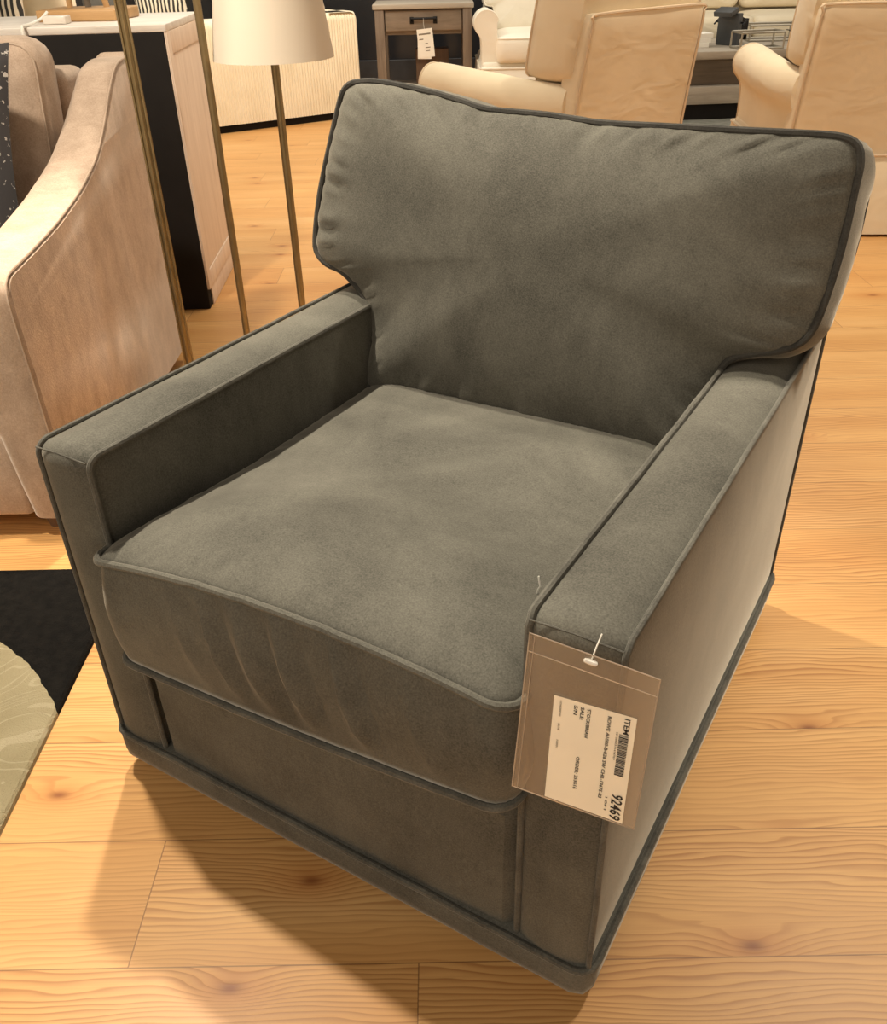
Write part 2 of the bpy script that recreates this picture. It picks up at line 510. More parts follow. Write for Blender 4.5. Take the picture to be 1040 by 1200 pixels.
# front rail
b = BM()
def frontpanel(x0, x1, z0, z1, y):
    nx, nzv = 34, 14
    r = .016
    F = []
    for i in range(nx+1):
        u = i/nx; col = []
        for j in range(nzv+1):
            v = j/nzv
            x = x0+(x1-x0)*u; z = z0+(z1-z0)*v
            dx = min(x-x0, x1-x, z1-z)
            rr = r-math.sqrt(max(0, r*r-(r-min(dx, r))**2))
            col.append(b.verts.new((x, y+rr*.9-.005*math.sin(PI*u)*math.sin(PI*(.2+.8*v))+.0016*nz(x*8, z*10), z)))
        F.append(col)
    for i in range(nx):
        for j in range(nzv): b.faces.new((F[i][j], F[i+1][j], F[i+1][j+1], F[i][j+1]))
    # return to the back
    edge = [F[0][j] for j in range(nzv+1)]+[F[i][nzv] for i in range(1, nx+1)]+[F[nx][j] for j in range(nzv-1, -1, -1)]
    bk = [b.verts.new((v.co.x, y+.08, v.co.z)) for v in edge]
    for k in range(len(edge)-1): b.faces.new((edge[k], edge[k+1], bk[k+1], bk[k]))
frontpanel(-.2985, .2985, ZB, .305, .003)
obj('front_rail', b, V, CH)

# deck under the seat and inside back frame
b = BM(); rbox(b, (-.300, .03, .10), (.300, .80, .288), .01); obj('seat_deck', b, V, CH)
b = BM()
bf = []
for s, (y0, z) in enumerate(((.775, .09), (.78, .35), (.80, .60), (.835, .74), (.852, .79))):
    th = .105 if s < 3 else .075
    y1 = D-.004 if s < 3 else D-.004+(.01 if s == 3 else .012)
    x = .3005 if s < 3 else .297
    bf.append([(-x, y0, z), (x, y0, z), (x, y1, z), (-x, y1, z)])
loft(b, bf); bmesh.ops.bevel(b, geom=list(b.edges), offset=.012, segments=3, affect='EDGES')
obj('back_frame', b, V, CH)

# base band
def rrect(x0, x1, y0, y1, r, z, n=8):
    pts = []
    for cx, cy, a in ((x1-r, y0+r, -90), (x1-r, y1-r, 0), (x0+r, y1-r, 90), (x0+r, y0+r, 180)):
        pts += [(cx+r*math.cos(rad(a+90*k/n)), cy+r*math.sin(rad(a+90*k/n)), z) for k in range(n+1)]
    return pts
def dense(loop, n): return resample([Vector(p) for p in loop], n, True)
b = BM(); e = .006
secs = []
for z, o in ((G, -.012), (G+.001, -.003), (G+.006, .001), (G+.02, .003), (ZB-.012, .0035), (ZB-.003, .001), (ZB, -.006), (ZB, -.02)):
    L = dense(rrect(-W2-e-o, W2+e+o, -e-o, D+e+o, .022+o, z), 200)
    secs.append([(p.x+.0008*nz(k*.21, z*40), p.y+.0012*nz(k*.21, z*40+9), p.z) for k, p in enumerate(L)])
loft(b, secs)
bb = obj('base_band', b, V, CH, angle=60)
b = BM()
tube(b, [(p.x, p.y+.001*nz(k*.21, 4), p.z+.001*nz(k*.17, 8)) for k, p in enumerate(dense(rrect(-W2-e-.002, W2+e+.002, -e-.002, D+e+.002, .024, ZB-.002), 260))], .0048, True, 8)
obj('piping', b, WELT, bb)
b = BM()
tube(b, [(p.x, p.y, p.z) for p in dense(rrect(-W2-e+.004, W2+e-.004, -e+.004, D+e-.004, .02, G+.0015), 200)], .0022, True, 6)
obj('bottom_trim', b, M['black_fabric'], bb)
b = BM(); lathe(b, [(.20, 0), (.26, .001), (.262, .012), (.25, .016), (.06, .018), (.06, G+.02)], (0, .45, 0), 48)
obj('swivel_base', b, M['blackmetal'], CH)

# seat cushion
def zt_front(x): return .503+.05*x-.311*x*x
def zb_front(x): return .310+.085*x+.09*x*x
def seatP(x, y, d):
    T = .150
    k = max(0, min(1, 1-(y+.025)/.35)); k = k*k*(3-2*k)
    zt = zt_front(x)*k+(.448+.012*x)*(1-k)
    zb = zb_front(x)*k+.30*(1-k)
    if d >= 0: return Vector((x, y-.0, zt+d))
    s = min(1, -d/T)
    z = zt+(zb-zt)*s
    if -d > T: z = zb-(-d-T)*.15
    return Vector((x, y, z))
so = rrect(-.3015, .3015, -.028, .66, .028, 0)
seat_outline = [Vector((p.x, p.y)) for p in dense(so, 240)]
def seatwr(o, s, u):
    if o.y > .0: return 0
    g = 0
    for xc, wdt, a in ((-.185, .007, .004), (-.165, .008, -.003), (-.13, .012, .004), (-.10, .008, -.0035), (-.07, .009, .0045), (-.045, .007, -.003), (.01, .009, .005), (.03, .007, -.0035), (.10, .01, .0025), (.19, .012, .002), (-.24, .009, .002)):
        xx = o.x-.10-.05*(s-.5)-xc
        g += a*math.exp(-(xx/wdt)**2)
    return g*abs(math.sin(PI*min(1, s*1.15)))**.7*2.7+.0015*nz(o.x*14, s*3)
b = BM()
cushion(b, seat_outline, seatP, (0, .30), .150, (.048, .02), 26, .011, .0040, 120, 12, seatwr, 6)
sc_ = obj('seat_cushion', b, V, CH, angle=80)
for dd, zz in ((0, 0), (-.150, 0)):
    b = BM()
    tube(b, [seatP(p.x*1.006, p.y+(-.004 if p.y < .0 else 0), dd)+Vector((0, 0, .0012*nz(k*.4, dd*20))) for k, p in enumerate(seat_outline)], .0050, True, 8)
    obj('piping', b, WELT if dd else V, sc_)

# back cushion (T shaped, ears over the arms)
BO = [(-.386, .917), (-.335, .921), (-.244, .912), (-.18, .902), (-.13, .893), (-.032, .891), (.051, .886), (.127, .887), (.236, .889), (.325, .891), (.378, .891),
      (.402, .884), (.412, .865), (.414, .831), (.416, .765), (.413, .702), (.407, .662), (.394, .640), (.368, .626), (.335, .617), (.306, .603), (.297, .575),
      (.298, .52), (.298, .470), (.285, .449), (.216, .447), (.127, .445), (.053, .445), (-.025, .449), (-.14, .453), (-.244, .449), (-.288, .449), (-.302, .468), (-.299, .527), (-.307, .566),
      (-.328, .600), (-.372, .628), (-.408, .637), (-.430, .652), (-.437, .676), (-.435, .744), (-.422, .825), (-.410, .885), (-.402, .907)]
bo = [Vector((p.x, p.y)) for p in catmull([(x, z, 0) for x, z in BO], 300, True)]
NB = Vector((0, -1, .31)).normalized()
def backP(u, w, d):
    base = Vector((u, .585+.31*(w-.45), w))
    ear = max(0, min(1, (abs(u)-.27)/.06))*max(0, min(1, (.80-w)/.15))
    th = d if d > 0 else d*(1-.12*ear)
    return base+NB*th
def backwr(o, s, u): return .003*nz(u*70, s*2.5)
b = BM()
cushion(b, bo, backP, (0, .70), .145, (.062, .03), 26, .012, .0072, 130, 8, backwr, 14)
bc = obj('back_cushion', b, V, CH, angle=80)
for dd in (0, -.145):
    b = BM()
    tube(b, [backP(p.x*1.004, p.y+.001, dd) for p in bo], .0056, True, 8)
    obj('piping', b, M['welt_shaded'], bc)

# ------------------------------------------------------------------ thread on the seat
def chair_pt(x, y, z):
    c, s = math.cos(rad(-31)), math.sin(rad(-31))
    return Vector((c*x-s*y, s*x+c*y, z))
b = BM()
tube(b, [chair_pt(*p) for p in ((.247, .140, .500), (.249, .139, .507), (.252, .137, .513), (.250, .138, .520), (.2485, .139, .525))], .0010, seg=6)
tag(obj('thread', b, M['plastic']), 'tiny white loose thread standing on the seat beside the right arm', 'thread')

# ------------------------------------------------------------------ hang tag on the right arm
TL, TR, BR, BL = [Vector(p) for p in ((.323, -.042, .612), (.430, .001, .571), (.431, -.020, .392), (.321, -.064, .436))]
TG = thing('hang_tag', 'clear plastic sleeve with a printed cream stock label hanging off the right arm front', 'tag', chair_pt(.374, -.022, .59), 0)
tl, tr, br, bl = [chair_pt(*p)-TG.location for p in (TL, TR, BR, BL)]
def tg(u, v, d=0.):
    """u across, v down the sleeve"""
    p = (tl*(1-u)+tr*u)*(1-v)+(bl*(1-u)+br*u)*v
    n = (tr-tl).cross(bl-tl).normalized()
    if n.dot(Vector((.19, -.79, 1.1))) < 0: n = -n
    return p+n*d
def sheet(bm, d, n=14, amp=.0025, seed=0.):
    F = [[bm.verts.new(tg(i/n, j/n, d+amp*nz(i/n*2.5, j/n*2.5, seed)*math.sin(PI*i/n))) for j in range(n+1)] for i in range(n+1)]
    for i in range(n):
        for j in range(n): bm.faces.new((F[i][j], F[i+1][j], F[i+1][j+1], F[i][j+1]))
b = BM(); sheet(b, .0012, seed=2.); 
sl = obj('sleeve', b, M['clear'], TG)
b = BM()
for loop in ([(0, 0), (1, 0), (1, 1), (0, 1)],):
    pts = []
    for k in range(4):
        a, c = loop[k], loop[(k+1) % 4]
        for q in range(12): pts.append(tg(a[0]+(c[0]-a[0])*q/12, a[1]+(c[1]-a[1])*q/12, .0012))
    tube(b, pts, .0006, True, 6)
tube(b, [tg(.0+k/12, .105, .0016) for k in range(13)], .0005, seg=6)
tube(b, [tg(.04, k/12, .0016) for k in range(13)], .0004, seg=6)
obj('sleeve_edge', b, plain('sleeve_edge_plastic', (.42, .33, .25), .3), sl)
# paper label inside, lettering turned to read downwards
qa, qb, qc, qd = [chair_pt(*p)-TG.location for p in ((.348, -.039, .549), (.417, -.010, .528), (.420, -.024, .400), (.350, -.052, .428))]
nrm = (tr-tl).cross(bl-tl).normalized()
if nrm.dot(Vector((.19, -.79, 1.1))) < 0: nrm = -nrm
def lab(s, t, d=0.):
    """s down the label 0..1, t across 0..1"""
    return (qa*(1-t)+qb*t)*(1-s)+(qd*(1-t)+qc*t)*s+nrm*d
b = BM()
n = 8
F = [[b.verts.new(lab(i/n, j/n, .0030)) for j in range(n+1)] for i in range(n+1)]
for i in range(n):
    for j in range(n): b.faces.new((F[i][j], F[i+1][j], F[i+1][j+1], F[i][j+1]))
pl = tag(obj('paper_label', b, M['label'], TG), 'cream printed label paper inside the clear sleeve')
LH, LW = .128, .076           # label length (down), width (across)
def text_mesh(txt, size=1.0):
    cu = bpy.data.curves.new('txt', 'FONT'); cu.body = txt; cu.size = size; cu.resolution_u = 2; cu.offset = .018
    o = bpy.data.objects.new('txt', cu); COL.objects.link(o)
    dg = bpy.context.evaluated_depsgraph_get(); dg.update()
    me = bpy.data.meshes.new_from_object(o.evaluated_get(dg))
    vs = [(v.co.x, v.co.y) for v in me.vertices]; fs = [list(p.vertices) for p in me.polygons]
    bpy.data.objects.remove(o); bpy.data.curves.remove(cu); bpy.data.meshes.remove(me)
    return vs, fs
def text_line(txt, *a, ink='ink'):
    bm = BM(); put_text(bm, txt, *a); obj('text_line', bm, M[ink], pl, smooth=False)
def put_text(bm, txt, s0, s1, t0, t1):
    vs, fs = text_mesh(txt)
    x0 = min(v[0] for v in vs); x1 = max(v[0] for v in vs); y0 = min(v[1] for v in vs); y1 = max(v[1] for v in vs)
    y0 = min(y0, 0) if y0 > -.05 else y0
    V_ = [bm.verts.new(lab(s0+(x-x0)/(x1-x0)*(s1-s0), t0+(y-y0)/(y1-y0)*(t1-t0), .0036)) for x, y in vs]
    for f in fs:
        try: bm.faces.new([V_[i] for i in f])
        except ValueError: pass
text_line('ITEM', .025, .165, .855, .925)
text_line('ROWE A1000-B-026 SW CHR-13675-83', .045, .82, .655, .70)
text_line('STOCK/BRIAN', .035, .30, .405, .45)
text_line('SALE:', .035, .15, .325, .37)
text_line('S/N', .035, .12, .245, .29)
text_line('ORDER: 253616', .50, .82, .335, .38)
text_line('1 OF 1', .79, .92, .745, .775)
text_line('92469', .735, .985, .82, .965)
text_line('LOADED30', .03, .175, .075, .10, ink='fadedink')
text_line('BLUE', .245, .31, .075, .10, ink='fadedink')
text_line('10001', .40, .48, .075, .10, ink='fadedink')
text_line('1012000311414769', .165, .42, .775, .80, ink='fadedink')
b = BM(); s = .175
rb = random.Random(4)
while s < .545:
    w = rb.choice((.0045, .0045, .008, .011))
    q = [lab(s, .815, .0036), lab(s+w, .815, .0036), lab(s+w, .93, .0036), lab(s, .93, .0036)]
    b.faces.new([b.verts.new(p) for p in q]); s += w+rb.choice((.004, .004, .007))
obj('barcode', b, M['ink'], pl, smooth=False)
# fastener
b = BM()
c0 = tg(.47, .035, .003)
tube(b, [c0+(tr-tl).normalized()*k*.0022 for k in (-3, -2.6, -1, 1, 2.6, 3)], [.0006, .002, .0026, .0026, .002, .0006], seg=8)
up1 = chair_pt(.3765, -.008, .607)-TG.location
tube(b, [c0, c0.lerp(up1, .5)+Vector((0, 0, .001)), up1], .0007, seg=6)
tag(obj('tag_fastener', b, M['plastic'], TG), 'white plastic fastener holding the sleeve')

# ------------------------------------------------------------------ rug
b = BM()
RX0, RX1, RY0, RY1 = -2.6, -.498, -1.3, .728
loft(b, [[(x, y, z) for x, y in ((RX0+o, RY0+o), (RX1-o, RY0+o), (RX1-o, RY1-o), (RX0+o, RY1-o))] for z, o in ((.0005, 0), (.008, .001), (.012, .006))])
tag(obj('area_rug', b, M['rug'], smooth=False), 'black area rug with a large grey green carved circle on the floor at left', 'rug')

# ------------------------------------------------------------------ tan sofa
SF = thing('slope_arm_sofa', 'tan velvet sofa with a sloping swept arm standing behind the black and green rug', 'sofa', (-1.5, 1.35, 0), 0)
ox, oy = -1.5, 1.35
AP = [(.86, .052), (.848, .20), (.842, .40), (.838, .53), (.842, .580), (.865, .601), (.93, .607), (1.02, .614), (1.12, .623), (1.215, .637), (1.32, .656), (1.438, .690), (1.51, .725), (1.57, .763), (1.65, .820), (1.72, .858), (1.79, .870), (1.86, .866), (1.885, .845), (1.88, .5), (1.868, .052)]
ap = catmull([(y, z, 0) for y, z in AP], 120)
def sofa_arm(xo, xi, sgn):
    b = BM(); secs = []
    S = 8
    for k in range(S+1):
        s = k/S; ed = abs(2*s-1)
        o = -.010*max(0, (ed-.5)/.5)**2.5
        row = []
        for i, p in enumerate(ap):
            q = ap[min(i+1, len(ap)-1)]-ap[max(i-1, 0)]; nn = Vector((-q.y, q.x)).normalized()
            flare = .030*max(0, min(1, p.y/.45))          # arm thins towards its foot
            xi2 = xi+(.030-flare+.028*max(0, min(1, (p.y-.66)/.15)))*(1 if xo > xi else -1)
            x = xo+(xi2-xo)*s
            row.append((x-ox, p.x+nn.x*o-oy, p.y+nn.y*o))
        secs.append(row)
    loft(b, secs)
    a = obj('arm', b, M['tan'], SF, angle=60)
    b = BM()
    seam = [(xo+(xi-xo)*.04*1-ox+.001*sgn, p.x-oy, p.y-.0015) for p in ap[2:-2]]
    tube(b, seam, .0026, seg=6)
    obj('seam', b, M['tan_welt'], a)
sofa_arm(-.635, -.762, 1); sofa_arm(-2.40, -2.273, -1)
b = BM(); rbox(b, (-2.275-ox, .862-oy, .055), (-.735-ox, 1.72-oy, .262), .018); obj('seat_base', b, M['tan'], SF)
b = BM(); rbox(b, (-2.26-ox, 1.70-oy, .06), (-.768-ox, 1.872-oy, .853), .03, 4); obj('back', b, M['tan'], SF)
for x0, x1 in ((-2.255, -1.52), (-1.515, -.772)):
    b = BM()
    o2 = [Vector((p.x, p.y)) for p in dense(rrect(x0-ox, x1-ox, .865-oy, 1.70-oy, .04, 0), 120)]
    cushion(b, o2, lambda u, w, d: Vector((u, w, .435+d)), ((x0+x1)/2-ox, 1.28-oy), .165, (.03, .0), 10, .012, .002, 40, 5)
    obj('seat_cushion', b, M['tan'], SF, angle=80)
for x0, x1 in ((-2.25, -1.52), (-1.50, -.785)):
    b = BM(); xc = (x0+x1)/2-ox
    o2 = [Vector((p.x, p.y)) for p in dense(rrect(x0-ox, x1-ox, .47, .925, .05, 0), 120)]
    cushion(b, o2, lambda u, w, d: Vector((u, 1.50-oy+.20*(w-.45)-d, w)), (xc, .69), .12, (.04, .015), 12, .014, .004, 50, 5)
    c = obj('back_cushion', b, M['tan'], SF, angle=80)
    b = BM(); tube(b, [Vector((p.x, 1.50-oy+.20*(p.y-.45), p.y)) for p in o2], .0025, True, 6); obj('seam', b, M['tan_welt'], c)
for x in (-.72, -2.32):
    for y in (.92, 1.80):
        b = BM(); lathe(b, [(.016, 0), (.022, .03), (.026, .056)], (x-ox, y-oy, 0), 16); obj('leg', b, M['brownwood'], SF)
b = BM()
pillow(b, .50, .50, .16, Matrix.Translation((-1.045, 1.40, .715)) @ Matrix.Rotation(rad(-14), 4, 'X') @ Matrix.Rotation(rad(4), 4, 'Y'))
tag(obj('throw_pillow', b, M['speck']), 'charcoal throw pillow with white specks leaning on the tan sofa back', 'pillow')

# ------------------------------------------------------------------ black sideboard
CX, CY = -1.6, 2.535
SB = thing('sideboard', 'black sideboard with whitewashed wooden end and top standing behind the tan sofa', 'sideboard', (CX, CY, 0), rad(2))
X0, X1, Y0, Y1, TH = -2.55, -.664, 2.285, 2.83, .91
b = BM(); rbox(b, (X0-CX, Y0-CY, .0), (X1-.010-CX, Y1-.01-CY, TH-.022), .003); obj('carcass', b, M['black'], SB)
b = BM(); rbox(b, (X0-.004-CX, Y0-CY, TH-.022), (X1-CX, Y1-CY, TH), .003); obj('top', b, M['whitetop'], SB)
b = BM()
rbox(b, (X1-.0099-CX, Y0+.004-CY, .07), (X1-.004-CX, Y1-CY, TH-.0221), .002)
rbox(b, (X1-.0099-CX, Y0+.05-CY, .0), (X1-.004-CX, Y1-.0-CY, .07), .002)
ep = obj('end_panel', b, M['whitewash'], SB)
b = BM()
for lo, hi in (((Y0+.004, .07), (Y0+.045, TH-.0221)), ((Y1-.04, .07), (Y1, TH-.0221)), ((Y0+.045, TH-.085), (Y1-.04, TH-.0221)), ((Y0+.045, .07), (Y1-.04, .13))):
    rbox(b, (X1-.0042-CX, lo[0]-CY, lo[1]), (X1-CX, hi[0]-CY, hi[1]), .0012)
obj('panel_frame', b, M['whitewash'], SB)

# lamp on the sideboard
TLm = thing('table_lamp', 'wooden table lamp with slanted legs on a block base standing on the sideboard', 'lamp', (-.98, 2.60, TH), rad(-6))
b = BM(); rbox(b, (-.135, -.10, 0), (.135, .10, .034), .006); obj('base', b, M['honey'], TLm)
for x, dx in ((-.075, .01), (-.01, -.02), (.055, -.05)):
    b = BM(); tube(b, [(x, .03, .030), (x+dx*.5, .03, .16), (x+dx, .03, .30)], .010, seg=10); obj('leg', b, M['honey'] if x != -.01 else M['darkwood'], TLm)
b = BM(); lathe(b, [(.14, .30), (.10, .52)], (0, .03, 0), 32, cap=False); obj('lamp_shade', b, M['shade'], TLm)
b = BM(); rbox(b, (-.06, .0, .292), (.055, .06, .302), .003); obj('shade_ring', b, M['honey'], TLm)
b = BM()
tube(b, catmull([(-1.075, 2.487, .940), (-1.080, 2.44, .925), (-1.085, 2.36, .9165), (-1.082, 2.30, .9155), (-1.080, 2.272, .905), (-1.079, 2.270, .80), (-1.079, 2.270, .60), (-1.079, 2.268, .35)], 60), .0045, seg=8)
cord = tag(obj('lamp_cord', b, M['plastic']), 'white power cord running from the wooden lamp down the black sideboard back', 'cord')
b = BM(); rbox(b, (-1.062, 2.40, .9105), (-.99, 2.455, .934), .004); obj('cord_label', b, plain('clear_tape', (.66, .60, .53), .3), cord)

# ------------------------------------------------------------------ floor lamps
def floor_lamp(x, y, label, r, ht, shade_z, sr):
    t = thing('floor_lamp', label, 'lamp', (x, y, 0), 0, 'brass floor lamps behind the armchair')
    b = BM(); lathe(b, [(.115, 0), (.118, .004), (.115, .016), (.04, .022), (.018, .03)], n=40); obj('base', b, M['brass'], t)
    b = BM(); lathe(b, [(r, .025), (r, ht)], n=20)
    p = obj('pole', b, M['brass'], t)
    if sr:
        sh = .30 if sr[0] > .1 else .13
        b = BM(); lathe(b, [(sr[0], shade_z), (sr[1], shade_z+sh)], n=56, cap=False)
        lathe(b, [(sr[0]-.003, shade_z), (sr[1]-.003, shade_z+sh)], n=56, cap=False)
        obj('lamp_shade', b, M['shade'], t)
        b = BM(); lathe(b, [(.020, shade_z-.006), (.020, shade_z+.004), (.012, shade_z+.01), (.012, shade_z+.12)], n=24); obj('socket', b, M['brass'], t)
        b = BM()
        for k in range(3):
            a = 2*PI*k/3+.4; tube(b, [(0, 0, shade_z+.03), (math.cos(a)*(sr[0]-.008), math.sin(a)*(sr[0]-.008), shade_z+.03)], .002, seg=6)
        obj('shade_spider', b, M['brass'], t)
    return t
L1 = floor_lamp(-.486, 1.375, 'leftmost brass floor lamp pole with grooved sides beside the tan sofa arm', .0115, 1.52, 1.50, (.075, .045))
b = BM()
for k in (-1, 0, 1):
    tube(b, [(.0125*math.cos(rad(-80+k*50)), .0125*math.sin(rad(-80+k*50)), .03), (.0125*math.cos(rad(-80+k*50)), .0125*math.sin(rad(-80+k*50)), 1.49)], .0032, seg=6)
obj('pole_ribs', b, M['brass'], L1)
floor_lamp(-.354, 1.50, 'middle brass floor lamp pole in front of the sideboard end', .0092, 1.60, 1.56, (.075, .045))
floor_lamp(-.205, 1.56, 'brass floor lamp with a low white tapered shade, rightmost of the lamps', .0098, 1.10, .885, (.142, .100))

# ------------------------------------------------------------------ ribbed sofa far left
RS = thing('ribbed_sofa', 'cream sofa with vertical ribbed upholstery and black plinth at the back left', 'sofa', (-.40, 6.35, 0), rad(31.5))
# local x runs to the left along the back face (negative), local y away from the camera
RL, RD, RH = 2.2, 1.0, .685
b = BM(); rbox(b, (-RL+.02, .02, .0), (-.02, RD, .05), .003); obj('plinth', b, M['black'], RS)
b = BM()
def ribs(bm, p0, p1, z0, z1, nrm, pitch=.021, dep=.007, rtop=.05):
    p0 = Vector(p0); p1 = Vector(p1); n = int((p1-p0).length/pitch)
    N = n*5; prev = None
    for k in range(N+1):
        s = k/N; ph = abs(math.sin(PI*s*n)); o = nrm*dep*math.sqrt(ph)
        c = p0.lerp(p1, s)
        col = [bm.verts.new(c+o+Vector((0, 0, z0)))]
        for a in range(0, 91, 18):
            col.append(bm.verts.new(c+o*1-nrm*rtop*(1-math.cos(rad(a)))+Vector((0, 0, z1-rtop+rtop*math.sin(rad(a))))))
        col.append(bm.verts.new(c-nrm*.20+Vector((0, 0, z1))))
        col.append(bm.verts.new(c-nrm*.22+Vector((0, 0, z1-.25))))
        if prev:
            for q in range(len(col)-1): bm.faces.new((prev[q], col[q], col[q+1], prev[q+1]))
        prev = col
ribs(b, (-RL, 0, 0), (0, 0, 0), .05, RH, Vector((0, -1, 0)))
obj('back', b, M['ribbed'], RS, angle=80)
b = BM(); ribs(b, (0, 0, 0), (0, RD, 0), .05, RH, Vector((1, 0, 0))); obj('arm', b, M['ribbed'], RS, angle=80)
b = BM(); ribs(b, (-RL, RD, 0), (-RL, 0, 0), .05, RH, Vector((-1, 0, 0))); obj('arm', b, M['ribbed'], RS, angle=80)
b = BM(); rbox(b, (-RL+.2, .18, .05), (-.2, RD, .46), .05, 4); obj('seat', b, M['ribbed'], RS)
RM = Matrix.Translation((-.40, 6.35, 0)) @ Matrix.Rotation(rad(31.5), 4, 'Z')
def rs_pillow(x, y, z, w, h, t, mat, name, label, rz=0, rx=-12, cat='pillow'):
    b = BM(); pillow(b, w, h, t, RM @ Matrix.Translation((x, y, z)) @ Matrix.Rotation(rad(rz), 4, 'Z') @ Matrix.Rotation(rad(rx), 4, 'X'))
    return tag(obj(name, b, mat), label, cat)
rs_pillow(-.22, .43, .885, .34, .40, .11, M['white'], 'fringed_pillow', 'white fringed pillow at the right end of the ribbed sofa')
rs_pillow(-.60, .37, .86, .34, .42, .14, M['creamstripe'], 'striped_pillow', 'cream pillow with dark curved stripes beside the white fringed pillow')
rs_pillow(-1.26, .37, .86, .36, .40, .14, M['bwstripe'], 'patterned_pillow', 'black and white patterned pillow above the ribbed sofa back, behind the middle lamp')
rs_pillow(-1.62, .37, .84, .30, .36, .13, plain('grey_cloth', (.10, .095, .085), .9), 'grey_pillow', 'dark grey pillow on the ribbed sofa, left of the patterned one')
b = BM()
for k in range(9):
    q = RM @ Vector((-.045+.003*k, .33+.010*k, .76)); tube(b, [q, q+Vector((.004, -.004, .06)), q+Vector((0, 0, .14))], .006, seg=6)
fr = obj('fringe', b, M['white'], bpy.data.objects['fringed_pillow'])
# cream sectional behind the sideboard with its pillows
BS = thing('cream_sofa', 'cream sofa partly visible over the sideboard top at the far left', 'sofa', (-2.52, 3.75, 0), 0)
b = BM(); rbox(b, (-.85, -.45, .04), (.95, .45, .44), .05, 4); obj('seat', b, M['cream'], BS)
b = BM(); rbox(b, (-.85, .22, .30), (.95, .46, 1.02), .06, 4); obj('back', b, M['cream'], BS)
b = BM(); rbox(b, (.72, -.46, .04), (.96, .46, .62), .06, 4); obj('arm', b, M['cream'], BS)
b = BM(); rbox(b, (-.96, -.46, .04), (-.72, .46, .62), .06, 4); obj('arm', b, M['cream'], BS)
b = BM(); pillow(b, .44, .44, .15, Matrix.Translation((-1.90, 3.83, .84)) @ Matrix.Rotation(rad(-10), 4, 'X'))
tag(obj('checked_pillow', b, M['bwstripe']), 'black and white checked pillow behind the wooden lamp base', 'pillow')

# ------------------------------------------------------------------ end table
EX, EY = .075, 6.75
ET = thing('end_table', 'weathered wood end table with one drawer standing against the navy wall', 'table', (EX, EY, 0))
tz = .715
b = BM(); rbox(b, (-.365, -.25, tz-.035), (.365, .25, tz), .006); obj('tabletop', b, M['greywood'], ET)
for x in (-1, 1):
    for y in (-1, 1):
        b = BM(); rbox(b, (x*.318-.033, y*.21-.03, 0), (x*.318+.033, y*.21+.03, tz-.0351), .003); obj('leg', b, M['weathered_v'], ET)
b = BM(); rbox(b, (-.284, -.205, tz-.20), (.284, .23, tz-.0351), .003); obj('apron', b, M['weathered'], ET)
b = BM(); rbox(b, (-.278, -.225, tz-.175), (.278, -.2051, tz-.045), .004)
dr = obj('drawer', b, M['weathered'], ET)
b = BM()
tube(b, [(-.09, -.245, tz-.095), (.09, -.245, tz-.095)], .0075, seg=8)
for x in (-.085, .085):
    tube(b, [(x, -.2255, tz-.112), (x, -.245, tz-.095)], .007, seg=8); rbox(b, (x-.014, -.2295, tz-.13), (x+.014, -.2252, tz-.085), .002)
obj('handle', b, M['blackmetal'], dr)
b = BM(); rbox(b, (-.284, -.20, .14), (.284, .20, .165), .003); obj('shelf', b, M['weathered'], ET)
PT = thing('price_tag', 'white printed price tag hanging from the end table drawer handle', 'tag', (EX+.0, EY-.256, tz-.16))
b = BM()
R_ = Matrix.Rotation(rad(-5), 4, 'Y')
rbox(b, (-.052, -.006, -.185), (.062, -.0045, -.0), 0, mat=R_); rbox(b, (-.045, -.0035, -.195), (.055, -.002, -.01), 0, mat=Matrix.Rotation(rad(1), 4, 'Y')); obj('paper', b, M['paper'], PT, smooth=False)
for z, x0, x1, h in ((-.028, -.04, .045, .010), (-.062, -.04, -.01, .007), (-.092, 0, .02, .006), (-.118, 0, .035, .006), (-.14, 0, .03, .005)):
    b = BM(); rbox(b, (x0, -.0068, z-h), (x1, -.0061, z), 0, mat=R_); obj('print_line', b, M['fadedink'], PT, smooth=False)
b = BM(); tube(b, [(.004, -.004, 0), (.0, .002, .035), (0, .004, .066)], .0012, seg=6); obj('string', b, M['plastic'], PT)
b = BM(); rbox(b, (EX-.07, EY+.0, .1655), (EX+.18, EY+.16, .40), .004)  # box added in place of a furniture reflection in the dark wall
tag(obj('reflection_box', b, M['brownwood']), 'dark brown box inside the end table, standing in for a reflection', 'box')

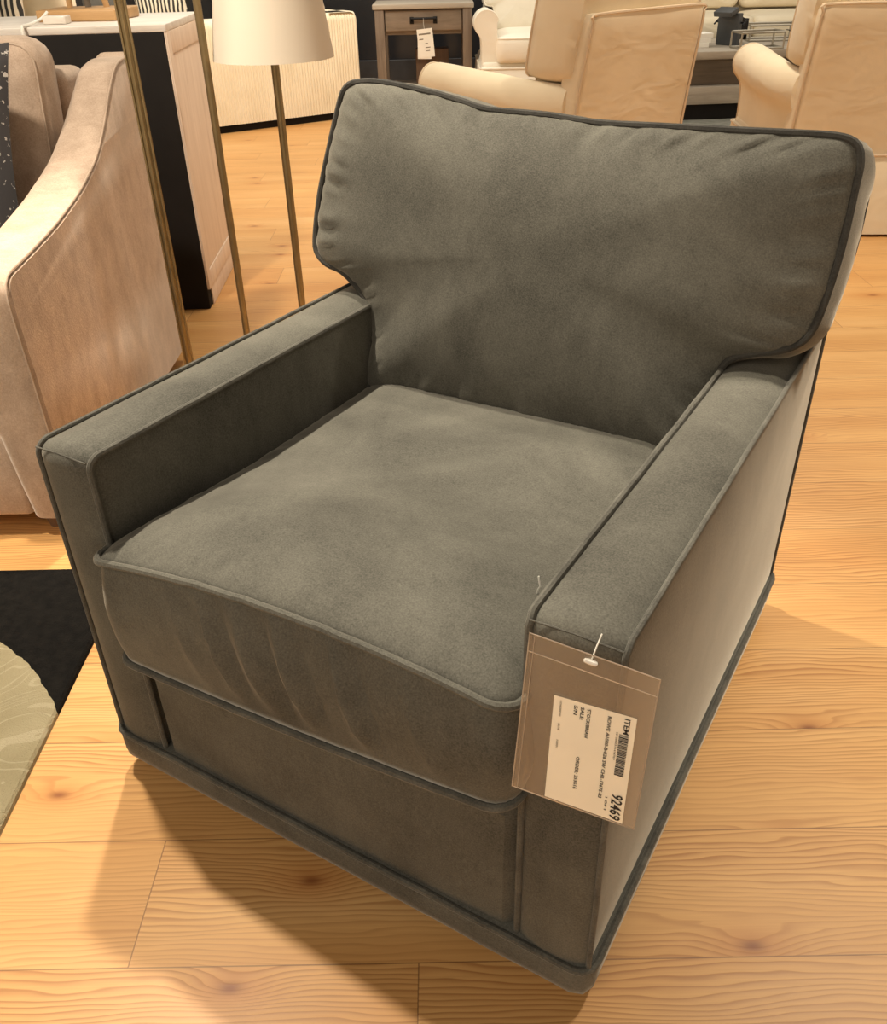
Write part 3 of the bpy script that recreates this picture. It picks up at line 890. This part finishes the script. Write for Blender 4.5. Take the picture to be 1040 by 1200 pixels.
# ------------------------------------------------------------------ slipcovered armchairs
def slip_chair(label, loc, rz, fab, welt):
    t = thing('slipcovered_armchair', label, 'armchair', loc, rz, 'slipcovered armchairs in the background')
    # local +y = the way it faces
    def roll(side):
        # cross section in (x, z), rolled outward
        pts = [(.275, .10), (.275, .46), (.278, .56)]+arc(.345, .555, .082, 165, -55, 16)+[(.375, .45), (.372, .34), (.375, .30), (.385, .10)]
        prof = catmull([(x, z, 0) for x, z in pts], 60)
        b = BM(); secs = []
        for k in range(17):
            s = k/16; y = -.40+.78*s
            inset = -.012*max(0, (s-.9)/.1)**2
            c = Vector((.335, .45)); row = []
            for p in prof:
                q = Vector((p.x, p.y)); q = c+(q-c)*(1+inset*4); tp = .5+.5*math.sin(PI/2*min(1, s/.55)); q.x = .275+(q.x-.275)*tp
                drop = -.03*s*(1 if q.y > .42 else 0)*0
                row.append((side*q.x, y+.03*s*max(0, q.y-.45), q.y+.035*s*max(0, min(1, (q.y-.3)/.2))+.002*nz(s*5, q.y*6, side)))
            secs.append(row)
        loft(b, secs)
        a = obj('arm', b, fab, t, angle=60)
        b = BM(); tube(b, [(p[0], p[1]-.004, p[2]) for p in secs[-1]], .0055, True, 6); obj('piping', b, welt, a)
    roll(-1); roll(1)
    # outside back: leaning slab
    b = BM(); secs = []
    for z, y, w, th in ((.30, -.425, .345, .14), (.40, -.435, .340, .13), (.55, -.455, .335, .12), (.70, -.478, .330, .11), (.80, -.495, .325, .10), (.855, -.503, .322, .09), (.875, -.500, .312, .07)):
        L = dense(rrect(-w, w, y, y+th, .020, z), 60); secs.append([tuple(p) for p in L])
    loft(b, secs)
    bk = obj('back', b, fab, t, angle=60)
    b = BM()
    path = [(-.340, -.421, .31), (-.336, -.431, .40), (-.331, -.451, .55), (-.326, -.474, .70), (-.321, -.491, .80), (-.314, -.499, .855), (-.303, -.499, .873), (0, -.502, .876), (.303, -.499, .873), (.314, -.499, .855), (.321, -.491, .80), (.326, -.474, .70), (.331, -.451, .55), (.336, -.431, .40), (.340, -.421, .31)]
    tube(b, catmull(path, 90), .0055, seg=6); obj('piping', b, welt, bk)
    # base + skirt
    b = BM(); rbox(b, (-.375, -.425, .28), (.375, .40, .36), .02); obj('seat_base', b, fab, t)
    b = BM(); secs = []
    for z, o in ((.012, .028), (.15, .016), (.315, .004), (.328, -.004), (.333, -.02)):
        L = dense(rrect(-.385-o, .385+o, -.432-o, .435+o, .03, z), 220)
        secs.append([(p.x+.004*nz(k*.35, 3, z*2)*(1-z/.35), p.y+.004*nz(k*.35, 7, z*2)*(1-z/.35), p.z) for k, p in enumerate(L)])
    loft(b, secs); sk = obj('skirt', b, fab, t, angle=60)
    b = BM(); tube(b, dense(rrect(-.39, .39, -.437, .44, .03, .326), 120), .005, True, 6); obj('piping', b, welt, sk)
    b = BM()
    o2 = [Vector((p.x, p.y)) for p in dense(rrect(-.272, .272, -.28, .44, .04, 0), 120)]
    cushion(b, o2, lambda u, w, d: Vector((u, w, .50+d)), (0, .08), .14, (.03, .0), 10, .012, .003, 40, 5)
    sc = obj('seat_cushion', b, fab, t, angle=80)
    b = BM(); tube(b, [(p.x, p.y, .50) for p in o2], .005, True, 6); obj('piping', b, welt, sc)
    b = BM()
    o2 = [Vector((p.x, p.y)) for p in catmull([(-.25, .505, 0), (0, .50, 0), (.25, .505, 0), (.268, .53, 0), (.27, .64, 0), (.30, .655, 0), (.335, .675, 0), (.338, .80, 0), (.330, .96, 0), (.31, 1.0, 0), (0, 1.01, 0), (-.31, 1.0, 0), (-.330, .96, 0), (-.338, .80, 0), (-.335, .675, 0), (-.30, .655, 0), (-.27, .64, 0), (-.268, .53, 0)], 140, True)]
    cushion(b, o2, lambda u, w, d: Vector((u, -.15-.20*(w-.5)+d, w)), (0, .78), .235, (.045, .0), 12, .012, .005, 50, 5)
    c = obj('back_cushion', b, fab, t, angle=80)
    b = BM(); tube(b, [Vector((p.x, -.15-.20*(p.y-.5), p.y)) for p in o2], .0055, True, 6); obj('piping', b, welt, c)
    return t
slip_chair('beige slipcovered armchair seen from behind, directly behind the grey armchair back', (.665, 3.355, 0), rad(39), M['slip'], M['slipwelt'])
slip_chair('beige slipcovered armchair cut by the right edge of the photo', (1.975, 3.47, 0), rad(-4), M['slip'], M['slipwelt'])
slip_chair('white slipcovered armchair facing forward, right of the end table', (.87, 6.45, 0), rad(180), M['white'], M['white']).scale = (1.04, 1.04, 1.04)

# ------------------------------------------------------------------ coffee table and things on it
KX, KY, KR = 2.12, 6.22, rad(4)
b = BM(); rbox(b, (.95, 5.2, .0), (4.2, 8.2, .010), .004); tag(obj('flat_rug', b, M['greyrug']), 'grey rug under the coffee table at the back', 'rug')
KT = thing('coffee_table', 'weathered wood coffee table with a lower shelf between the two beige armchairs', 'table', (KX, KY, .01), KR)
b = BM(); rbox(b, (-.70, -.42, .375), (.70, .42, .425), .006); obj('tabletop', b, M['greywood'], KT)
b = BM(); rbox(b, (-.62, -.34, .21), (.62, .36, .3749), .004); obj('drawer_case', b, M['darkwood'], KT)
b = BM(); rbox(b, (-.69, -.41, .10), (.69, .41, .2099), .004); obj('shelf', b, M['greywood'], KT)
b = BM(); rbox(b, (-.66, -.38, .0), (.66, .38, .0999), .004); obj('plinth', b, M['black'], KT)
KM = Matrix.Translation((KX, KY, .435)) @ Matrix.Rotation(KR, 4, 'Z')
def on_table(bm_fn, name, mat, label, cat, x, y, rz=0, z=0, group=None, **k):
    o = obj(name, bm_fn, mat, **k); o.matrix_world = KM @ Matrix.Translation((x, y, z)) @ Matrix.Rotation(rad(rz), 4, 'Z')
    return tag(o, label, cat, group)
# bellows camera ornament
CM = thing('vintage_camera', 'black old-fashioned bellows camera ornament on the coffee table', 'ornament')
CM.matrix_world = KM @ Matrix.Translation((.07, -.08, 0)) @ Matrix.Rotation(rad(-52), 4, 'Z') @ Matrix.Scale(.82, 4)
b = BM(); rbox(b, (-.10, -.035, 0), (.10, .02, .24), .006); obj('body', b, plain('slate_leather', (.055, .06, .065), .5), CM)
b = BM(); secs = []
for k in range(13):
    s = k/12; w = .085-.035*s+(.006 if k % 2 else 0); y = .02+.16*s
    secs.append([(-w, y, .105-w*1.0+.02), (w, y, .105-w+.02), (w, y, .125+w), (-w, y, .125+w)])
loft(b, secs); obj('bellows', b, M['blackmetal'], CM, smooth=False)
b = BM(); rbox(b, (-.055, .18, .03), (.055, .195, .19), .004)
obj('lens_board', b, M['blackmetal'], CM)
b = BM(); rbox(b, (-.085, -.06, .245), (.085, .05, .285), .006, mat=Matrix.Rotation(rad(18), 4, 'X')); obj('top_hood', b, plain('slate_grey', (.06, .063, .066), .5), CM)
for s in (-1, 1):
    b = BM(); tube(b, [(s*.10, .0, .17), (s*.135, .0, .17)], .007, seg=8); tube(b, [(s*.135, -.03, .155), (s*.135, .03, .19)], .007, seg=8)
    obj('knob', b, M['blackmetal'], CM)
# metal tray frames
def frame(w, h, d):
    b = BM()
    for z in (0.006, h):
        tube(b, [(-w/2, -d/2, z), (w/2, -d/2, z), (w/2, d/2, z), (-w/2, d/2, z)], .007, True, 6)
    for x in (-w/2, w/2):
        for y in (-d/2, d/2): tube(b, [(x, y, .006), (x, y, h)], .007, seg=6)
    return b
MT = plain('silver_grey_metal', (.38, .35, .29), .4, .7)
on_table(frame(.30, .10, .16), 'metal_frame_box', MT, 'grey metal open frame box in front of the black camera ornament', 'ornament', .18, -.33, 4, 0, 'grey metal frame boxes')
on_table(frame(.34, .10, .20), 'metal_frame_box', MT, 'grey metal open frame box behind the twig ornament', 'ornament', .46, .16, -6, 0, 'grey metal frame boxes')
for k in range(3):
    b = BM(); rbox(b, (-.10, -.07, 0), (.10, .07, .028), .002)
    o = on_table(b, 'book', M['paper'], ['white book at the bottom of the stack on the coffee table', 'white book in the middle of the stack on the coffee table', 'white book on top of the stack on the coffee table'][k], 'book', -.20+.01*k, -.12, 3*k, k*.0285, 'white books on the coffee table', smooth=False)
b = BM()
for a in range(7):
    an = a*.9; tube(b, catmull([(0, 0, .008), (.04*math.cos(an), .04*math.sin(an), .04+.01*a), (.10*math.cos(an+.3), .08*math.sin(an+.3), .05+.012*a)], 10), [.008-.0006*k for k in range(10)], seg=6)
on_table(b, 'twig_ornament', M['blackmetal'], 'small black branching twig ornament on the coffee table', 'ornament', .56, -.12)
# far cream sofa
FS = thing('cream_sofa', 'cream sofa behind the coffee table at the top right', 'sofa', (2.75, 7.75, .01), rad(-3))
for x0, x1 in ((-1.05, -.01), (.01, 1.05)):
    b = BM(); o2 = [Vector((p.x, p.y)) for p in dense(rrect(x0, x1, -.46, .25, .05, 0), 100)]
    cushion(b, o2, lambda u, w, d: Vector((u, w, .50+d)), ((x0+x1)/2, -.1), .16, (.03, 0), 9, .012, .003, 40, 4); obj('seat_cushion', b, M['cream'], FS, angle=80)
    b = BM(); o2 = [Vector((p.x, p.y)) for p in dense(rrect(x0, x1, .54, .98, .06, 0), 100)]
    cushion(b, o2, lambda u, w, d: Vector((u, .16+.2*(w-.5)-d, w)), ((x0+x1)/2, .76), .15, (.05, 0), 9, .012, .004, 40, 4); obj('back_cushion', b, M['cream'], FS, angle=80)
b = BM(); rbox(b, (-1.08, -.44, .02), (1.08, .44, .335), .02); obj('base', b, M['cream'], FS)
b = BM(); rbox(b, (-1.06, .30, .30), (1.06, .46, .86), .04, 4); obj('back', b, M['cream'], FS)
for s in (-1, 1):
    b = BM(); rbox(b, (s*1.16-.10, -.46, .02), (s*1.16+.10, .46, .64), .06, 4); obj('arm', b, M['cream'], FS)

# ------------------------------------------------------------------ light
w = bpy.data.worlds.new('World'); SC.world = w; w.use_nodes = True
wt = w.node_tree; bg = wt.nodes['Background']
tc = wt.nodes.new('ShaderNodeTexCoord'); sx = wt.nodes.new('ShaderNodeSeparateXYZ'); wt.links.new(tc.outputs['Generated'], sx.inputs[0])
cr = wt.nodes.new('ShaderNodeValToRGB'); wt.links.new(sx.outputs[2], cr.inputs[0])
cr.color_ramp.elements[0].position = .0; cr.color_ramp.elements[0].color = (1.55, 1.20, .84, 1)
cr.color_ramp.elements[1].position = .5; cr.color_ramp.elements[1].color = (.06, .052, .042, 1)
wt.links.new(cr.outputs[0], bg.inputs[0]); bg.inputs[1].default_value = .84
def spot(name, loc, aim, power, size=80, blend=.6, radius=.05, color=(1, .86, .66)):
    l = bpy.data.lights.new(name, 'SPOT'); l.energy = power; l.spot_size = rad(size); l.spot_blend = blend; l.shadow_soft_size = radius; l.color = color
    o = bpy.data.objects.new(name, l); COL.objects.link(o); o.location = loc
    o.rotation_euler = (Vector(aim)-Vector(loc)).to_track_quat('-Z', 'Y').to_euler()
def area(name, loc, aim, power, sx, sy, color=(1, .88, .70)):
    l = bpy.data.lights.new(name, 'AREA'); l.energy = power; l.shape = 'RECTANGLE'; l.size = sx; l.size_y = sy; l.color = color
    o = bpy.data.objects.new(name, l); COL.objects.link(o); o.location = loc
    o.rotation_euler = (Vector(aim)-Vector(loc)).to_track_quat('-Z', 'Y').to_euler()
WARM = (1, .89, .72)
spot('track_spot_a', (-.41, 1.38, 2.9), (-.40, .10, 0), 310, 62, .55, .05, WARM)
spot('track_spot_b', (-.74, .84, 2.9), (-.40, .05, 0), 310, 62, .55, .05, WARM)
spot('fill_spot_c', (1.70, .9, 2.9), (1.75, .95, 0), 370, 84, .8, .12, WARM)  # added fill, brightens the floor and chair side at right
spot('track_spot_d', (1.3, 2.6, 2.9), (1.5, 3.5, .4), 230, 66, .7, .12, WARM)
spot('track_spot_e', (-1.2, 4.3, 2.9), (-1.3, 5.0, .2), 260, 100, .7, .12, WARM)
spot('fill_spot_g', (.1, 2.7, 2.9), (-.35, 2.7, 0), 165, 70, .8, .4, WARM)  # added fill for the floor behind the lamps and the sideboard end
spot('fill_spot_f', (-1.15, .35, 2.9), (-1.0, 1.75, .6), 300, 64, .7, .12, WARM)  # added fill, lifts the tan sofa's arm and back cushions
area('ceiling_panel', (1.0, 5.8, 2.95), (1.0, 5.8, 0), 150, 6, 4, (1, .92, .78))
area('front_fill', (-1.2, -2.1, 2.9), (-.2, 1.2, .4), 48, 2.5, 1.5, (1, .90, .76))  # added fill light behind the camera, brightens front-facing sides; no fixture there

# ------------------------------------------------------------------ camera
cam = bpy.data.cameras.new('Camera'); co = bpy.data.objects.new('Camera', cam); COL.objects.link(co)
cam.sensor_fit = 'HORIZONTAL'; cam.sensor_width = 36; cam.lens = 1037.09/1040*36
cam.clip_start = .02; cam.clip_end = 100
r_ = Vector((1.0, -.006, -.022)).normalized(); bk_ = Vector((.007, -.838, .546)).normalized()
u_ = bk_.cross(r_).normalized(); r_ = u_.cross(bk_)
co.matrix_world = Matrix(((r_.x, u_.x, bk_.x, .188), (r_.y, u_.y, bk_.y, -.788), (r_.z, u_.z, bk_.z, 1.1198), (0, 0, 0, 1)))
SC.camera = co
SC.view_settings.view_transform = 'Standard'
SC.view_settings.look = 'None'
SC.view_settings.exposure = 0.0
